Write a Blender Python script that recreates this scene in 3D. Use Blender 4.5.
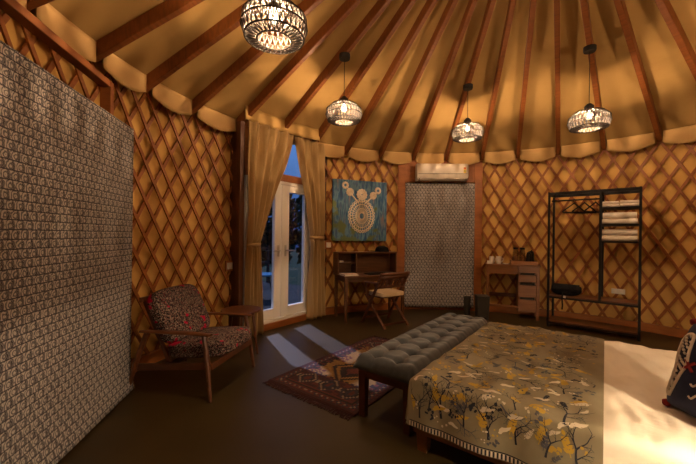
import bpy, bmesh, math, random
from math import sin, cos, pi, radians as R
from mathutils import Vector, Matrix, noise
random.seed(7)
for o in list(bpy.data.objects): bpy.data.objects.remove(o)
SC = bpy.context.scene
COL = SC.collection

# ------------------------------------------------------------------ camera, world, sun, exposure
cam_d = bpy.data.cameras.new('camera'); cam = bpy.data.objects.new('camera', cam_d); COL.objects.link(cam)
cam_d.sensor_width = 36; cam_d.lens = 336/696*36; cam_d.shift_y = 3.5/696; cam_d.clip_start = .05
cam.matrix_world = Matrix.Translation((0, 0, 1.31)) @ Matrix.Rotation(pi/2, 4, 'X') @ Matrix.Rotation(.012, 4, 'Z')
SC.camera = cam
SC.view_settings.view_transform = 'Standard'; SC.view_settings.look = 'None'
SC.view_settings.gamma = 1; SC.view_settings.use_curve_mapping = False
SC.view_settings.exposure = 0.0
SC.cycles.use_denoising = True
SC.cycles.max_bounces = 10; SC.cycles.diffuse_bounces = 5; SC.cycles.transparent_max_bounces = 12
SC.cycles.sample_clamp_indirect = 4

W = bpy.data.worlds.new('dusk_sky'); SC.world = W; W.use_nodes = True
nt = W.node_tree; nt.nodes.clear()
wo = nt.nodes.new('ShaderNodeOutputWorld'); wb = nt.nodes.new('ShaderNodeBackground')
tc = nt.nodes.new('ShaderNodeTexCoord'); sep = nt.nodes.new('ShaderNodeSeparateXYZ'); rp = nt.nodes.new('ShaderNodeValToRGB')
nt.links.new(tc.outputs['Generated'], sep.inputs[0]); nt.links.new(sep.outputs['Z'], rp.inputs[0])
rp.color_ramp.elements[0].position = 0.0; rp.color_ramp.elements[0].color = (.02, .05, .16, 1)
rp.color_ramp.elements[1].position = .35; rp.color_ramp.elements[1].color = (.17, .36, .80, 1)
nt.links.new(rp.outputs[0], wb.inputs[0]); wb.inputs[1].default_value = 1.0; nt.links.new(wb.outputs[0], wo.inputs[0])

SUN_E = 5.0
sd = bpy.data.lights.new('low_evening_sun', 'SUN'); sd.energy = SUN_E; sd.color = (.74, .72, 1); sd.angle = R(1.2)
so = bpy.data.objects.new('low_evening_sun', sd); COL.objects.link(so)
sdir = Vector((.50*cos(R(46)), -.866*cos(R(46)), -sin(R(46))))
so.rotation_euler = sdir.to_track_quat('-Z', 'Y').to_euler()

BULB = 15500.0          # pendant bulbs
BULB_C = (1, .645, .36)
BEDLAMP = 36000.0
BEDLAMP_C = (1, .74, .46)

# ------------------------------------------------------------------ materials
def _new(name):
    m = bpy.data.materials.new(name); m.use_nodes = True
    return m, m.node_tree, m.node_tree.nodes['Principled BSDF']
def M(name, c1, c2=None, scale=(8, 8, 8), rough=.6, bump=0, detail=4, metal=0, spec=.4, lo=.35, hi=.65, sheen=0, dist=0, bscale=None):
    m, t, b = _new(name)
    b.inputs['Roughness'].default_value = rough; b.inputs['Metallic'].default_value = metal
    b.inputs['Specular IOR Level'].default_value = spec
    if sheen: b.inputs['Sheen Weight'].default_value = sheen
    b.inputs['Base Color'].default_value = (*c1, 1)
    if c2 or bump:
        tc = t.nodes.new('ShaderNodeTexCoord'); mp = t.nodes.new('ShaderNodeMapping'); mp.inputs['Scale'].default_value = scale
        n = t.nodes.new('ShaderNodeTexNoise'); n.inputs['Scale'].default_value = 1; n.inputs['Detail'].default_value = detail
        n.inputs['Distortion'].default_value = dist
        t.links.new(tc.outputs['Object'], mp.inputs[0]); t.links.new(mp.outputs[0], n.inputs['Vector'])
        if c2:
            r = t.nodes.new('ShaderNodeValToRGB'); e = r.color_ramp.elements
            e[0].position = lo; e[0].color = (*c1, 1); e[1].position = hi; e[1].color = (*c2, 1)
            t.links.new(n.outputs['Fac'], r.inputs[0]); t.links.new(r.outputs[0], b.inputs['Base Color'])
        if bump:
            bp = t.nodes.new('ShaderNodeBump'); bp.inputs['Strength'].default_value = bump; bp.inputs['Distance'].default_value = .02
            src = n
            if bscale:
                mp2 = t.nodes.new('ShaderNodeMapping'); mp2.inputs['Scale'].default_value = bscale
                n2 = t.nodes.new('ShaderNodeTexNoise'); n2.inputs['Scale'].default_value = 1; n2.inputs['Detail'].default_value = 3
                t.links.new(tc.outputs['Object'], mp2.inputs[0]); t.links.new(mp2.outputs[0], n2.inputs['Vector']); src = n2
            t.links.new(src.outputs['Fac'], bp.inputs['Height']); t.links.new(bp.outputs[0], b.inputs['Normal'])
    return m
def emit(name, col, s):
    m, t, b = _new(name); b.inputs['Emission Color'].default_value = (*col, 1); b.inputs['Emission Strength'].default_value = s
    b.inputs['Base Color'].default_value = (.8, .7, .6, 1)
    return m
def glassmat(name, tint=(.9, .95, 1), refl=.08):
    m, t, b = _new(name); t.nodes.remove(b); out = t.nodes['Material Output']
    tr = t.nodes.new('ShaderNodeBsdfTransparent'); tr.inputs[0].default_value = (*tint, 1)
    gl = t.nodes.new('ShaderNodeBsdfGlossy'); gl.inputs['Roughness'].default_value = .03
    mx = t.nodes.new('ShaderNodeMixShader'); mx.inputs[0].default_value = refl; t.links.new(tr.outputs[0], mx.inputs[1]); t.links.new(gl.outputs[0], mx.inputs[2])
    t.links.new(mx.outputs[0], out.inputs[0]); return m

def panel_mat():
    """woven hanging: rows of small interlocking shell motifs between thin dark lines"""
    m, t, b = _new('patterned_weave'); b.inputs['Roughness'].default_value = .85; b.inputs['Specular IOR Level'].default_value = .15
    L = t.links.new
    def math_(op, a, bb=None, c=None):
        n = t.nodes.new('ShaderNodeMath'); n.operation = op
        for i, x in enumerate((a, bb, c)):
            if x is None: continue
            if isinstance(x, (int, float)): n.inputs[i].default_value = x
            else: L(x, n.inputs[i])
        return n.outputs[0]
    tc = t.nodes.new('ShaderNodeTexCoord'); s = t.nodes.new('ShaderNodeSeparateXYZ'); L(tc.outputs['Object'], s.inputs[0])
    x, z = s.outputs['X'], s.outputs['Z']
    nz = t.nodes.new('ShaderNodeTexNoise'); nz.inputs['Scale'].default_value = 55; nz.inputs['Detail'].default_value = 3
    L(tc.outputs['Object'], nz.inputs['Vector'])
    v = math_('DIVIDE', z, .047); row = math_('FLOOR', v); fv = math_('SUBTRACT', v, row)
    par = math_('MODULO', row, 2)
    u = math_('ADD', math_('DIVIDE', x, .060), math_('MULTIPLY', par, .5))
    fu = math_('ABSOLUTE', math_('SUBTRACT', math_('FRACT', u), .5))
    dv = math_('SUBTRACT', fv, .45)
    d = math_('SQRT', math_('ADD', math_('MULTIPLY', math_('MULTIPLY', fu, fu), 1.2), math_('MULTIPLY', math_('MULTIPLY', dv, dv), .55)))
    d2 = math_('ADD', d, math_('MULTIPLY', math_('SUBTRACT', nz.outputs['Fac'], .5), .42))
    rings = math_('SINE', math_('MULTIPLY', d2, 24.0))
    rr = t.nodes.new('ShaderNodeValToRGB'); e = rr.color_ramp.elements
    e[0].position = .25; e[0].color = (.14, .135, .15, 1); e[1].position = .60; e[1].color = (.49, .45, .42, 1)
    L(math_('MULTIPLY_ADD', rings, .5, .5), rr.inputs[0])
    # a dark hook at one side of each motif
    hk = math_('LESS_THAN', math_('ABSOLUTE', math_('SUBTRACT', d2, .33)), .055)
    hs = math_('GREATER_THAN', math_('SUBTRACT', math_('FRACT', u), .5), .12)
    hook = math_('MULTIPLY', hk, hs)
    ln = math_('LESS_THAN', fv, .13)
    dark = math_('MAXIMUM', math_('MULTIPLY', hook, .95), math_('MULTIPLY', ln, .9))
    mx = t.nodes.new('ShaderNodeMix'); mx.data_type = 'RGBA'
    L(dark, mx.inputs[0]); L(rr.outputs[0], mx.inputs[6]); mx.inputs[7].default_value = (.035, .036, .05, 1)
    L(mx.outputs[2], b.inputs['Base Color'])
    bp = t.nodes.new('ShaderNodeBump'); bp.inputs['Strength'].default_value = .35; bp.inputs['Distance'].default_value = .006
    L(rings, bp.inputs['Height']); L(bp.outputs[0], b.inputs['Normal'])
    return m
def speckle_mat():
    """dense black / cream / grey speckled print with a few red patches"""
    m, t, b = _new('speckled_print_fabric'); b.inputs['Roughness'].default_value = .9; b.inputs['Specular IOR Level'].default_value = .1
    L = t.links.new; tc = t.nodes.new('ShaderNodeTexCoord')
    v = t.nodes.new('ShaderNodeTexVoronoi'); v.inputs['Scale'].default_value = 170; L(tc.outputs['Object'], v.inputs['Vector'])
    r = t.nodes.new('ShaderNodeValToRGB'); r.color_ramp.interpolation = 'CONSTANT'; e = r.color_ramp.elements
    e[0].position = 0; e[0].color = (.012, .010, .012, 1); e[1].position = .45; e[1].color = (.22, .16, .13, 1)
    for p, c in ((.62, (.07, .055, .06, 1)), (.78, (.30, .24, .2, 1)), (.9, (.13, .03, .035, 1))):
        q = e.new(p); q.color = c
    sx = t.nodes.new('ShaderNodeSeparateXYZ'); L(v.outputs['Color'], sx.inputs[0]); L(sx.outputs['X'], r.inputs[0])
    n = t.nodes.new('ShaderNodeTexNoise'); n.inputs['Scale'].default_value = 10; n.inputs['Detail'].default_value = 3; L(tc.outputs['Object'], n.inputs['Vector'])
    r2 = t.nodes.new('ShaderNodeValToRGB'); r2.color_ramp.elements[0].position = .625; r2.color_ramp.elements[1].position = .64
    L(n.outputs['Fac'], r2.inputs[0])
    mx = t.nodes.new('ShaderNodeMix'); mx.data_type = 'RGBA'; L(r2.outputs[0], mx.inputs[0]); L(r.outputs[0], mx.inputs[6]); mx.inputs[7].default_value = (.38, .008, .045, 1)
    L(mx.outputs[2], b.inputs['Base Color']); return m
def canvas_mat():
    """blue abstract paint in vertical drags with green and rust towards the bottom"""
    m, t, b = _new('abstract_painted_canvas'); b.inputs['Roughness'].default_value = .6
    L = t.links.new; tc = t.nodes.new('ShaderNodeTexCoord')
    mp = t.nodes.new('ShaderNodeMapping'); mp.inputs['Scale'].default_value = (13, 1, 2.6); L(tc.outputs['Object'], mp.inputs[0])
    n = t.nodes.new('ShaderNodeTexNoise'); n.inputs['Scale'].default_value = 1; n.inputs['Detail'].default_value = 6; L(mp.outputs[0], n.inputs['Vector'])
    r = t.nodes.new('ShaderNodeValToRGB'); e = r.color_ramp.elements
    e[0].position = .3; e[0].color = (.012, .05, .15, 1); e[1].position = .74; e[1].color = (.30, .17, .18, 1)
    for p, c in ((.42, (.02, .11, .27, 1)), (.50, (.13, .28, .40, 1)), (.56, (.03, .10, .26, 1)), (.64, (.14, .22, .30, 1))):
        q = e.new(p); q.color = c
    L(n.outputs['Fac'], r.inputs[0])
    n2 = t.nodes.new('ShaderNodeTexNoise'); n2.inputs['Scale'].default_value = 5.5; n2.inputs['Detail'].default_value = 5; L(tc.outputs['Object'], n2.inputs['Vector'])
    s = t.nodes.new('ShaderNodeSeparateXYZ'); L(tc.outputs['Object'], s.inputs[0])
    a = t.nodes.new('ShaderNodeMath'); a.operation = 'MULTIPLY_ADD'; L(s.outputs['Z'], a.inputs[0]); a.inputs[1].default_value = -.32; L(n2.outputs['Fac'], a.inputs[2])
    a2 = t.nodes.new('ShaderNodeMath'); a2.operation = 'MULTIPLY_ADD'; L(s.outputs['X'], a2.inputs[0]); a2.inputs[1].default_value = -.13; L(a.outputs[0], a2.inputs[2])
    r2 = t.nodes.new('ShaderNodeValToRGB'); r2.color_ramp.elements[0].position = .58; r2.color_ramp.elements[1].position = .68; L(a2.outputs[0], r2.inputs[0])
    mx = t.nodes.new('ShaderNodeMix'); mx.data_type = 'RGBA'; L(r2.outputs[0], mx.inputs[0]); L(r.outputs[0], mx.inputs[6]); mx.inputs[7].default_value = (.12, .17, .06, 1)
    L(mx.outputs[2], b.inputs['Base Color']); return m

m_floor = M('dark_brown_floor', (.034, .0215, .0065), (.046, .030, .010), (1.1, 1.1, 1), .42, .03, 5, spec=.35, bscale=(9, 9, 1))
m_wallfab = M('tan_wall_fabric', (.60, .355, .105), (.68, .415, .13), (2, 2, 3), .9, .12, spec=.1)
m_liner = M('tan_roof_liner', (.35, .215, .075), (.42, .265, .095), (1.6, 1.6, 1.6), .85, .55, 5, spec=.12, dist=.6, bscale=(2.2, 2.2, 3.2))
m_val = M('cream_valance_fabric', (.52, .33, .135), (.58, .38, .16), (3, 3, 3), .9, .1, spec=.1)
m_lat = M('lattice_wood', (.23, .076, .016), (.32, .108, .025), (5, 5, 30), .5, spec=.35)
m_raft = M('rafter_wood', (.135, .042, .009), (.19, .060, .013), (3, 40, 12), .5, spec=.35)
m_trim = M('orange_trim_wood', (.26, .088, .022), (.34, .12, .032), (4, 4, 22), .5, spec=.35)
m_post = M('dark_post_wood', (.075, .025, .009), (.105, .036, .013), (14, 14, 2), .5, spec=.3)
m_panel = panel_mat()
m_curt = M('tan_curtain_cloth', (.36, .235, .10), (.42, .28, .125), (40, 40, 3), .9, .05, spec=.1, sheen=.1)
m_white = M('white_door_paint', (.82, .78, .72), rough=.35)
m_chrome = M('brushed_steel', (.6, .58, .55), rough=.3, metal=1)
m_glass = glassmat('door_glass')
m_black = M('black_metal', (.007, .006, .006), rough=.5, spec=.2)
m_blackfab = M('black_cloth', (.008, .008, .009), (.016, .016, .018), (30, 30, 30), .9, .2, spec=.1)
m_walnut = M('walnut_wood', (.080, .027, .010), (.12, .042, .016), (4, 40, 30), .38, spec=.45)
m_desk = M('desk_wood', (.092, .037, .013), (.14, .058, .022), (3, 30, 30), .42, spec=.4)
m_mini = M('drawer_desk_wood', (.16, .064, .021), (.22, .092, .032), (3, 30, 30), .42, spec=.4)
m_bench = M('dark_bench_wood', (.06, .018, .010), (.09, .028, .014), (4, 30, 30), .35, spec=.45)
m_bedwood = M('brown_bed_wood', (.13, .055, .02), (.18, .078, .03), (4, 30, 30), .4, spec=.4)
m_velvet = M('grey_velvet', (.028, .033, .038), (.038, .045, .052), (30, 30, 30), .6, .05, sheen=.35, spec=.35)
m_btn = M('grey_button_cloth', (.05, .052, .05), rough=.7)
m_speck = speckle_mat()
m_sheet = M('white_bed_sheet', (.80, .72, .60), (.84, .76, .64), (3, 3, 3), .85, .45, 4, spec=.1, bscale=(5, 9, 5))
m_matt = M('mattress_cloth', (.6, .54, .46), rough=.9)
m_towel = M('white_terry_towel', (.80, .72, .62), (.86, .78, .68), (60, 60, 60), .95, .3, spec=.05)
m_cer = M('white_ceramic', (.75, .70, .62), rough=.25)
m_tray = M('tray_wood', (.25, .11, .045), (.33, .15, .06), (3, 30, 10), .45)
m_cup = glassmat('jar_glass', (.86, .84, .8))
m_plastic = M('cream_plastic', (.78, .70, .60), rough=.35)
m_bin = M('dark_grey_plastic', (.045, .040, .034), rough=.5)
m_cushion = M('beige_cushion_cloth', (.52, .38, .22), (.60, .45, .28), (12, 40, 12), .9, .1)
m_paper = M('pale_paper', (.62, .44, .34), rough=.7)
m_navy = M('navy_velvet', (.006, .009, .032), (.010, .014, .045), (20, 20, 20), .8, .1, sheen=.08, spec=.15)
m_stitch = M('cream_stitching', (.62, .55, .48), rough=.8)
m_redyarn = M('red_yarn', (.24, .014, .016), (.16, .009, .010), (60, 60, 60), .9)
m_lace = M('cream_crochet', (.74, .63, .49), (.80, .70, .56), (50, 50, 50), .9)
m_canvas = canvas_mat()
m_cordw = M('white_paper_cord', (.11, .09, .082), rough=.75)
m_cordb = M('black_paper_cord', (.014, .010, .008), rough=.7)
m_bulb = emit('glowing_filament', BULB_C, BULB)
def globemat():
    m, t, b = _new('glowing_bulb_glass'); t.nodes.remove(b); out = t.nodes['Material Output']
    tr = t.nodes.new('ShaderNodeBsdfTransparent'); e = t.nodes.new('ShaderNodeEmission'); e.inputs[0].default_value = (1, .85, .62, 1); e.inputs[1].default_value = 6
    mx = t.nodes.new('ShaderNodeMixShader'); mx.inputs[0].default_value = .35
    t.links.new(tr.outputs[0], mx.inputs[1]); t.links.new(e.outputs[0], mx.inputs[2]); t.links.new(mx.outputs[0], out.inputs[0]); return m
m_globe = globemat()
m_lampshade = M('lamp_shade_linen', (.7, .6, .45), rough=.9)
m_bedbulb = emit('glowing_lamp_bulb', BEDLAMP_C, BEDLAMP)
m_deck = M('grey_deck_boards', (.022, .024, .026), (.038, .040, .044), (2, 30, 2), .95, spec=.03)
m_blue = M('blue_chair_canvas', (.03, .11, .20), rough=.9, spec=.05)
m_leaf = M('dark_leaves', (.012, .022, .016), (.02, .035, .022), (5, 5, 5), .95, spec=.03)
m_bark = M('dark_bark', (.02, .016, .014), rough=.9)
m_sticker_y = M('yellow_label', (.65, .42, .05), rough=.5)
m_sticker_g = M('green_label', (.08, .30, .08), rough=.5)
m_sticker_r = M('red_label', (.5, .04, .03), rough=.5)
# blanket and rug
m_bl = M('taupe_cotton_print_ground', (.205, .17, .105), (.24, .205, .13), (6, 6, 6), .55, .06, spec=.25)
m_bl_d = M('navy_print_ink', (.018, .022, .034), rough=.75)
m_bl_y = M('mustard_print_ink', (.44, .28, .035), rough=.7)
m_bl_c = M('cream_print_ink', (.52, .44, .32), rough=.7)
m_bl_g = M('slate_print_ink', (.085, .085, .095), rough=.7)
m_rg = [M('rug_red_brown', (.085, .019, .012), (.065, .014, .009), (40, 40, 1), .95, .3),
        M('rug_maroon', (.030, .007, .008), (.042, .010, .010), (40, 40, 1), .95, .3),
        M('rug_gold', (.19, .10, .022), (.15, .075, .016), (40, 40, 1), .95, .3),
        M('rug_dark_brown', (.012, .007, .006), (.018, .009, .007), (40, 40, 1), .95, .3),
        M('rug_cream', (.20, .15, .10), (.16, .115, .075), (40, 40, 1), .95, .3),
        M('rug_slate', (.024, .021, .03), (.02, .017, .026), (40, 40, 1), .95, .3)]

# ------------------------------------------------------------------ mesh builder
class MB:
    def __init__(s): s.v = []; s.f = []; s.m = []
    def add(s, vs, fs, mi=0):
        k = len(s.v); s.v += [tuple(p) for p in vs]
        s.f += [tuple(i+k for i in f) for f in fs]; s.m += [mi]*len(fs); return s
    def box(s, c, d, rot=None, mi=0):
        hx, hy, hz = d[0]/2, d[1]/2, d[2]/2
        P = [Vector((x, y, z)) for x in (-hx, hx) for y in (-hy, hy) for z in (-hz, hz)]
        if rot is not None: P = [rot @ p for p in P]
        P = [p+Vector(c) for p in P]
        return s.add(P, [(0, 1, 3, 2), (4, 6, 7, 5), (0, 4, 5, 1), (2, 3, 7, 6), (0, 2, 6, 4), (1, 5, 7, 3)], mi)
    def bb(s, a, b, mi=0):
        return s.box([(a[i]+b[i])/2 for i in range(3)], [abs(b[i]-a[i]) for i in range(3)], None, mi)
    def beam(s, p, q, w, h, up=(0, 0, 1), mi=0, w2=None, h2=None):
        p, q, up = Vector(p), Vector(q), Vector(up); d = (q-p).normalized(); x = d.cross(up)
        x = x.normalized() if x.length > 1e-5 else Vector((1, 0, 0)); y = x.cross(d)
        w2 = w2 or w; h2 = h2 or h
        P = [p+x*a*w/2+y*b*h/2 for a, b in ((-1, -1), (1, -1), (1, 1), (-1, 1))]+[q+x*a*w2/2+y*b*h2/2 for a, b in ((-1, -1), (1, -1), (1, 1), (-1, 1))]
        return s.add(P, [(3, 2, 1, 0), (4, 5, 6, 7), (0, 1, 5, 4), (1, 2, 6, 5), (2, 3, 7, 6), (3, 0, 4, 7)], mi)
    def tube(s, pts, r, n=8, mi=0, closed=False, cap=True):
        pts = [Vector(p) for p in pts]; N = len(pts); rr = r if isinstance(r, (list, tuple)) else [r]*N
        k = len(s.v); prev = None
        for i, p in enumerate(pts):
            a = pts[(i-1) % N] if (closed or i > 0) else p; b = pts[(i+1) % N] if (closed or i < N-1) else p
            d = (b-a).normalized()
            if prev is None:
                x = d.orthogonal().normalized()
            else:
                x = (prev-d*prev.dot(d)); x = x.normalized() if x.length > 1e-6 else d.orthogonal().normalized()
            prev = x; y = d.cross(x)
            for j in range(n):
                t = 2*pi*j/n; s.v.append(tuple(p+(x*cos(t)+y*sin(t))*rr[i]))
        for i in range(N if closed else N-1):
            for j in range(n):
                a = k+i*n+j; b = k+i*n+(j+1) % n; i2 = (i+1) % N
                s.f.append((a, b, k+i2*n+(j+1) % n, k+i2*n+j)); s.m.append(mi)
        if cap and not closed:
            s.f.append(tuple(k+j for j in range(n))[::-1]); s.m.append(mi)
            s.f.append(tuple(k+(N-1)*n+j for j in range(n))); s.m.append(mi)
        return s
    def ring(s, c, r, t, n=40, m=6, mi=0, ax=None):
        X, Y = ax or (Vector((1, 0, 0)), Vector((0, 1, 0)))
        return s.tube([Vector(c)+X*r*cos(2*pi*i/n)+Y*r*sin(2*pi*i/n) for i in range(n)], t, m, mi, True)
    def lathe(s, prof, n=24, c=(0, 0, 0), mi=0, rot=None):
        k = len(s.v)
        for r, z in prof:
            for j in range(n):
                p = Vector((r*cos(2*pi*j/n), r*sin(2*pi*j/n), z))
                if rot is not None: p = rot @ p
                s.v.append(tuple(p+Vector(c)))
        for i in range(len(prof)-1):
            for j in range(n):
                a = k+i*n+j; b = k+i*n+(j+1) % n; s.f.append((a, b, b+n, a+n)); s.m.append(mi)
        if prof[0][0] > 1e-4: s.f.append(tuple(k+j for j in range(n))[::-1]); s.m.append(mi)
        if prof[-1][0] > 1e-4: s.f.append(tuple(k+(len(prof)-1)*n+j for j in range(n))); s.m.append(mi)
        return s
    def grid(s, fn, us, vs, mi=0, flip=False):
        k = len(s.v); nv = len(vs)
        for u in us:
            for v in vs: s.v.append(tuple(fn(u, v)))
        for i in range(len(us)-1):
            for j in range(nv-1):
                q = (k+i*nv+j, k+(i+1)*nv+j, k+(i+1)*nv+j+1, k+i*nv+j+1)
                s.f.append(q[::-1] if flip else q); s.m.append(mi)
        return s
    def blob(s, c, rad, n=16, m=10, e=1.0, mi=0, rot=None, fn=None):
        """superellipsoid"""
        def pw(x, p): return math.copysign(abs(x)**p, x)
        k = len(s.v)
        for i in range(m+1):
            a = -pi/2+pi*i/m
            for j in range(n):
                b = 2*pi*j/n
                p = Vector((rad[0]*pw(cos(a), e)*pw(cos(b), e), rad[1]*pw(cos(a), e)*pw(sin(b), e), rad[2]*pw(sin(a), e)))
                if fn: p = fn(p)
                if rot is not None: p = rot @ p
                s.v.append(tuple(p+Vector(c)))
        for i in range(m):
            for j in range(n):
                a = k+i*n+j; b = k+i*n+(j+1) % n; s.f.append((a, b, b+n, a+n)); s.m.append(mi)
        return s
    def build(s, name, mats, parent=None, loc=(0, 0, 0), rz=0, smooth=True, bevel=0, solid=0, sharp=35):
        me = bpy.data.meshes.new(name); me.from_pydata(s.v, [], s.f)
        mats = mats if isinstance(mats, (list, tuple)) else [mats]
        for m in mats: me.materials.append(m)
        me.polygons.foreach_set('material_index', s.m)
        if smooth:
            me.polygons.foreach_set('use_smooth', [True]*len(me.polygons)); me.set_sharp_from_angle(angle=R(sharp))
        me.update()
        o = bpy.data.objects.new(name, me); COL.objects.link(o)
        if parent: o.parent = parent
        o.location = loc; o.rotation_euler = (0, 0, rz)
        if solid:
            d = o.modifiers.new('thickness', 'SOLIDIFY'); d.thickness = solid; d.offset = 0
        if bevel:
            b = o.modifiers.new('soft_edges', 'BEVEL'); b.width = bevel; b.segments = 2; b.limit_method = 'ANGLE'; b.angle_limit = R(40)
        return o
def lin(a, b, n): return [a+(b-a)*i/n for i in range(n+1)]
def tag(o, label=None, cat=None, group=None, kind=None):
    if label: o['label'] = label
    if cat: o['category'] = cat
    if group: o['group'] = group
    if kind: o['kind'] = kind
    return o
def thing(name, label, cat, loc=(0, 0, 0), rz=0, group=None, kind=None):
    o = bpy.data.objects.new(name, None); COL.objects.link(o); o.empty_display_size = .1
    o.location = loc; o.rotation_euler = (0, 0, rz)
    return tag(o, label, cat, group, kind)
def copy_tree(o, parent=None):
    c = o.copy(); COL.objects.link(c)
    if parent: c.parent = parent
    for ch in list(o.children): copy_tree(ch, c)
    return c
def struct(name, mb, mats, **k):
    o = mb.build(name, mats, **k); o['kind'] = 'structure'; return o
def sempty(name, loc=(0, 0, 0), rz=0):
    o = bpy.data.objects.new(name, None); COL.objects.link(o); o.location = loc; o.rotation_euler = (0, 0, rz); o['kind'] = 'structure'; return o

# ------------------------------------------------------------------ the yurt shell
CX, CY = 1.5, 2.5
RW = 3.62            # wall fabric
RR, HH, HA = 3.52, 2.66, 4.60   # rafter tips, their height, the apex
SL = (HA-HH)/RR
def pol(az, r, z=0): a = R(az); return Vector((CX+r*sin(a), CY+r*cos(a), z))
def zb(rho): return HA-SL*rho                 # underside of the rafters
LIN = .13

struct('floor', MB().lathe([(0, -.04), (RW+.02, -.04), (RW+.02, 0), (0, 0)], 96, (CX, CY, 0)), m_floor)

def wall(side, a0, a1):
    n = int((a1-a0)/2)+1; az = lin(a0, a1, n)
    def fn(a, z):
        return pol(a, RW+.012*noise.noise((a*.12, z*1.3, 3)), z)
    w = struct('wall_'+side, MB().grid(fn, az, lin(-.02, 2.80, 14)), m_wallfab, solid=.012)
    for sgn, rad, nm in ((-1, 3.566, 'front'), (1, 3.584, 'rear')):
        mb = MB(); sp = .207/3.57*180/pi; run = 2.58/1.72/3.57*180/pi
        k0 = math.floor((a0-run)/sp); k1 = math.ceil((a1+run)/sp)
        for k in range(k0, k1+1):
            base = k*sp + (0 if sgn < 0 else sp*.5)
            zs = []
            for z in lin(.10, 2.68, 16):
                a = base+sgn*run*(z-.1)/2.58
                if a0+.3 <= a <= a1-.3: zs.append((a, z))
            if len(zs) < 3: continue
            for (aa, za), (ab, zc) in zip(zs, zs[1:]):
                p, q = pol(aa, rad, za), pol(ab, rad, zc)
                nrm = Vector((sin(R((aa+ab)/2)), cos(R((aa+ab)/2)), 0))
                d = (q-p).normalized(); mb.beam(p-d*.004, q+d*.004, .034, .013, nrm)
        mb.build('lattice', m_lat, w, smooth=False)
    b = MB()
    for a, c in zip(az, az[1:]):
        P = [pol(x, r, z) for z in (0, .115) for x, r in ((a, 3.545), (c, 3.545), (c, 3.60), (a, 3.60))]
        b.add(P, [(0, 1, 5, 4), (4, 5, 6, 7), (1, 2, 6, 5), (3, 0, 4, 7)])
    struct('baseboard_'+side, b, m_trim, smooth=False)
wall('left', -182, -55.8); wall('back', -33, 12.4); wall('right', 12.4, 178)

# roof: liner, rafters, scalloped valance
RA = [-87.6, -78.5, -68.6, -57.7, -47, -36.5, -26.3, -15.8, -5.7, 3.8, 13.8, 23.1, 32.7, 42.3, 52.5, 62.3, 72]
RA = [-97.5]+RA
rest = lin(72, 262.5, 19)[1:-1]
RALL = sorted(RA+rest)
az = lin(-180, 180, 144)
def linfn(a, rho):
    s = .012*noise.noise((CX+rho*sin(R(a))*1.4, CY+rho*cos(R(a))*1.4, 1))+.006*noise.noise((a*.25, rho*2.5, 5))
    return pol(a, rho, zb(rho)+LIN+s)
ceil = struct('ceiling', MB().grid(linfn, az, lin(0.02, RW+.02, 30)), m_liner, solid=.006)
rm = MB()
def sect(rho, w): 
    return [Vector((x, rho, zb(rho)+z)) for x, z in ((-w/2, 0), (w/2, 0), (w/2, LIN-.004), (-w/2, LIN-.004))]
rm.add(sect(.42, .058)+sect(RR, .058), [(0, 1, 2, 3), (7, 6, 5, 4), (1, 0, 4, 5), (2, 1, 5, 6), (3, 2, 6, 7), (0, 3, 7, 4)])
r0 = rm.build('rafter', m_raft, ceil, (CX, CY, 0), -R(RALL[0]), smooth=False, bevel=.006)
for a in RALL[1:]:
    c = r0.copy(); COL.objects.link(c); c.parent = ceil; c.rotation_euler = (0, 0, -R(a))
MB().lathe([(.40, zb(.42)-.02), (.46, zb(.42)-.02), (.46, zb(.46)+LIN), (.40, zb(.4)+LIN), (.40, zb(.42)-.02)], 48, (CX, CY, 0)).build('compression_ring', m_raft, ceil)
def valance(a0, a1, drop=1.0):
    def fn(a, t):
        s = (a-a0)/(a1-a0); bul = sin(pi*s)
        top = zb(3.50)+LIN-.01; bot = HH-.03-.06*bul*drop if drop == 1 else top-.075
        return pol(a, 3.475-.012*bul*t, top+(bot-top)*t)
    MB().grid(fn, lin(a0, a1, 12), lin(0, 1, 6)).build('valance', m_val, ceil, solid=.008)
allr = RALL+[RALL[0]+360]
for a, b in zip(allr, allr[1:]):
    if -58 < a < -37:
        continue
    valance(a+.65, b-.65)
valance(-57.1, -55.0)
MB().grid(lambda a, t: pol(a, 3.265-.01*t, zb(3.265)+LIN-.01+(2.742-zb(3.265)-LIN+.01)*t+.004*sin(a*3)*t), lin(-59, -36.7, 40), lin(0, 1, 4)).build('door_valance', m_liner, ceil, solid=.006)
valance(-35.9, -33.4, .5)

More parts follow.
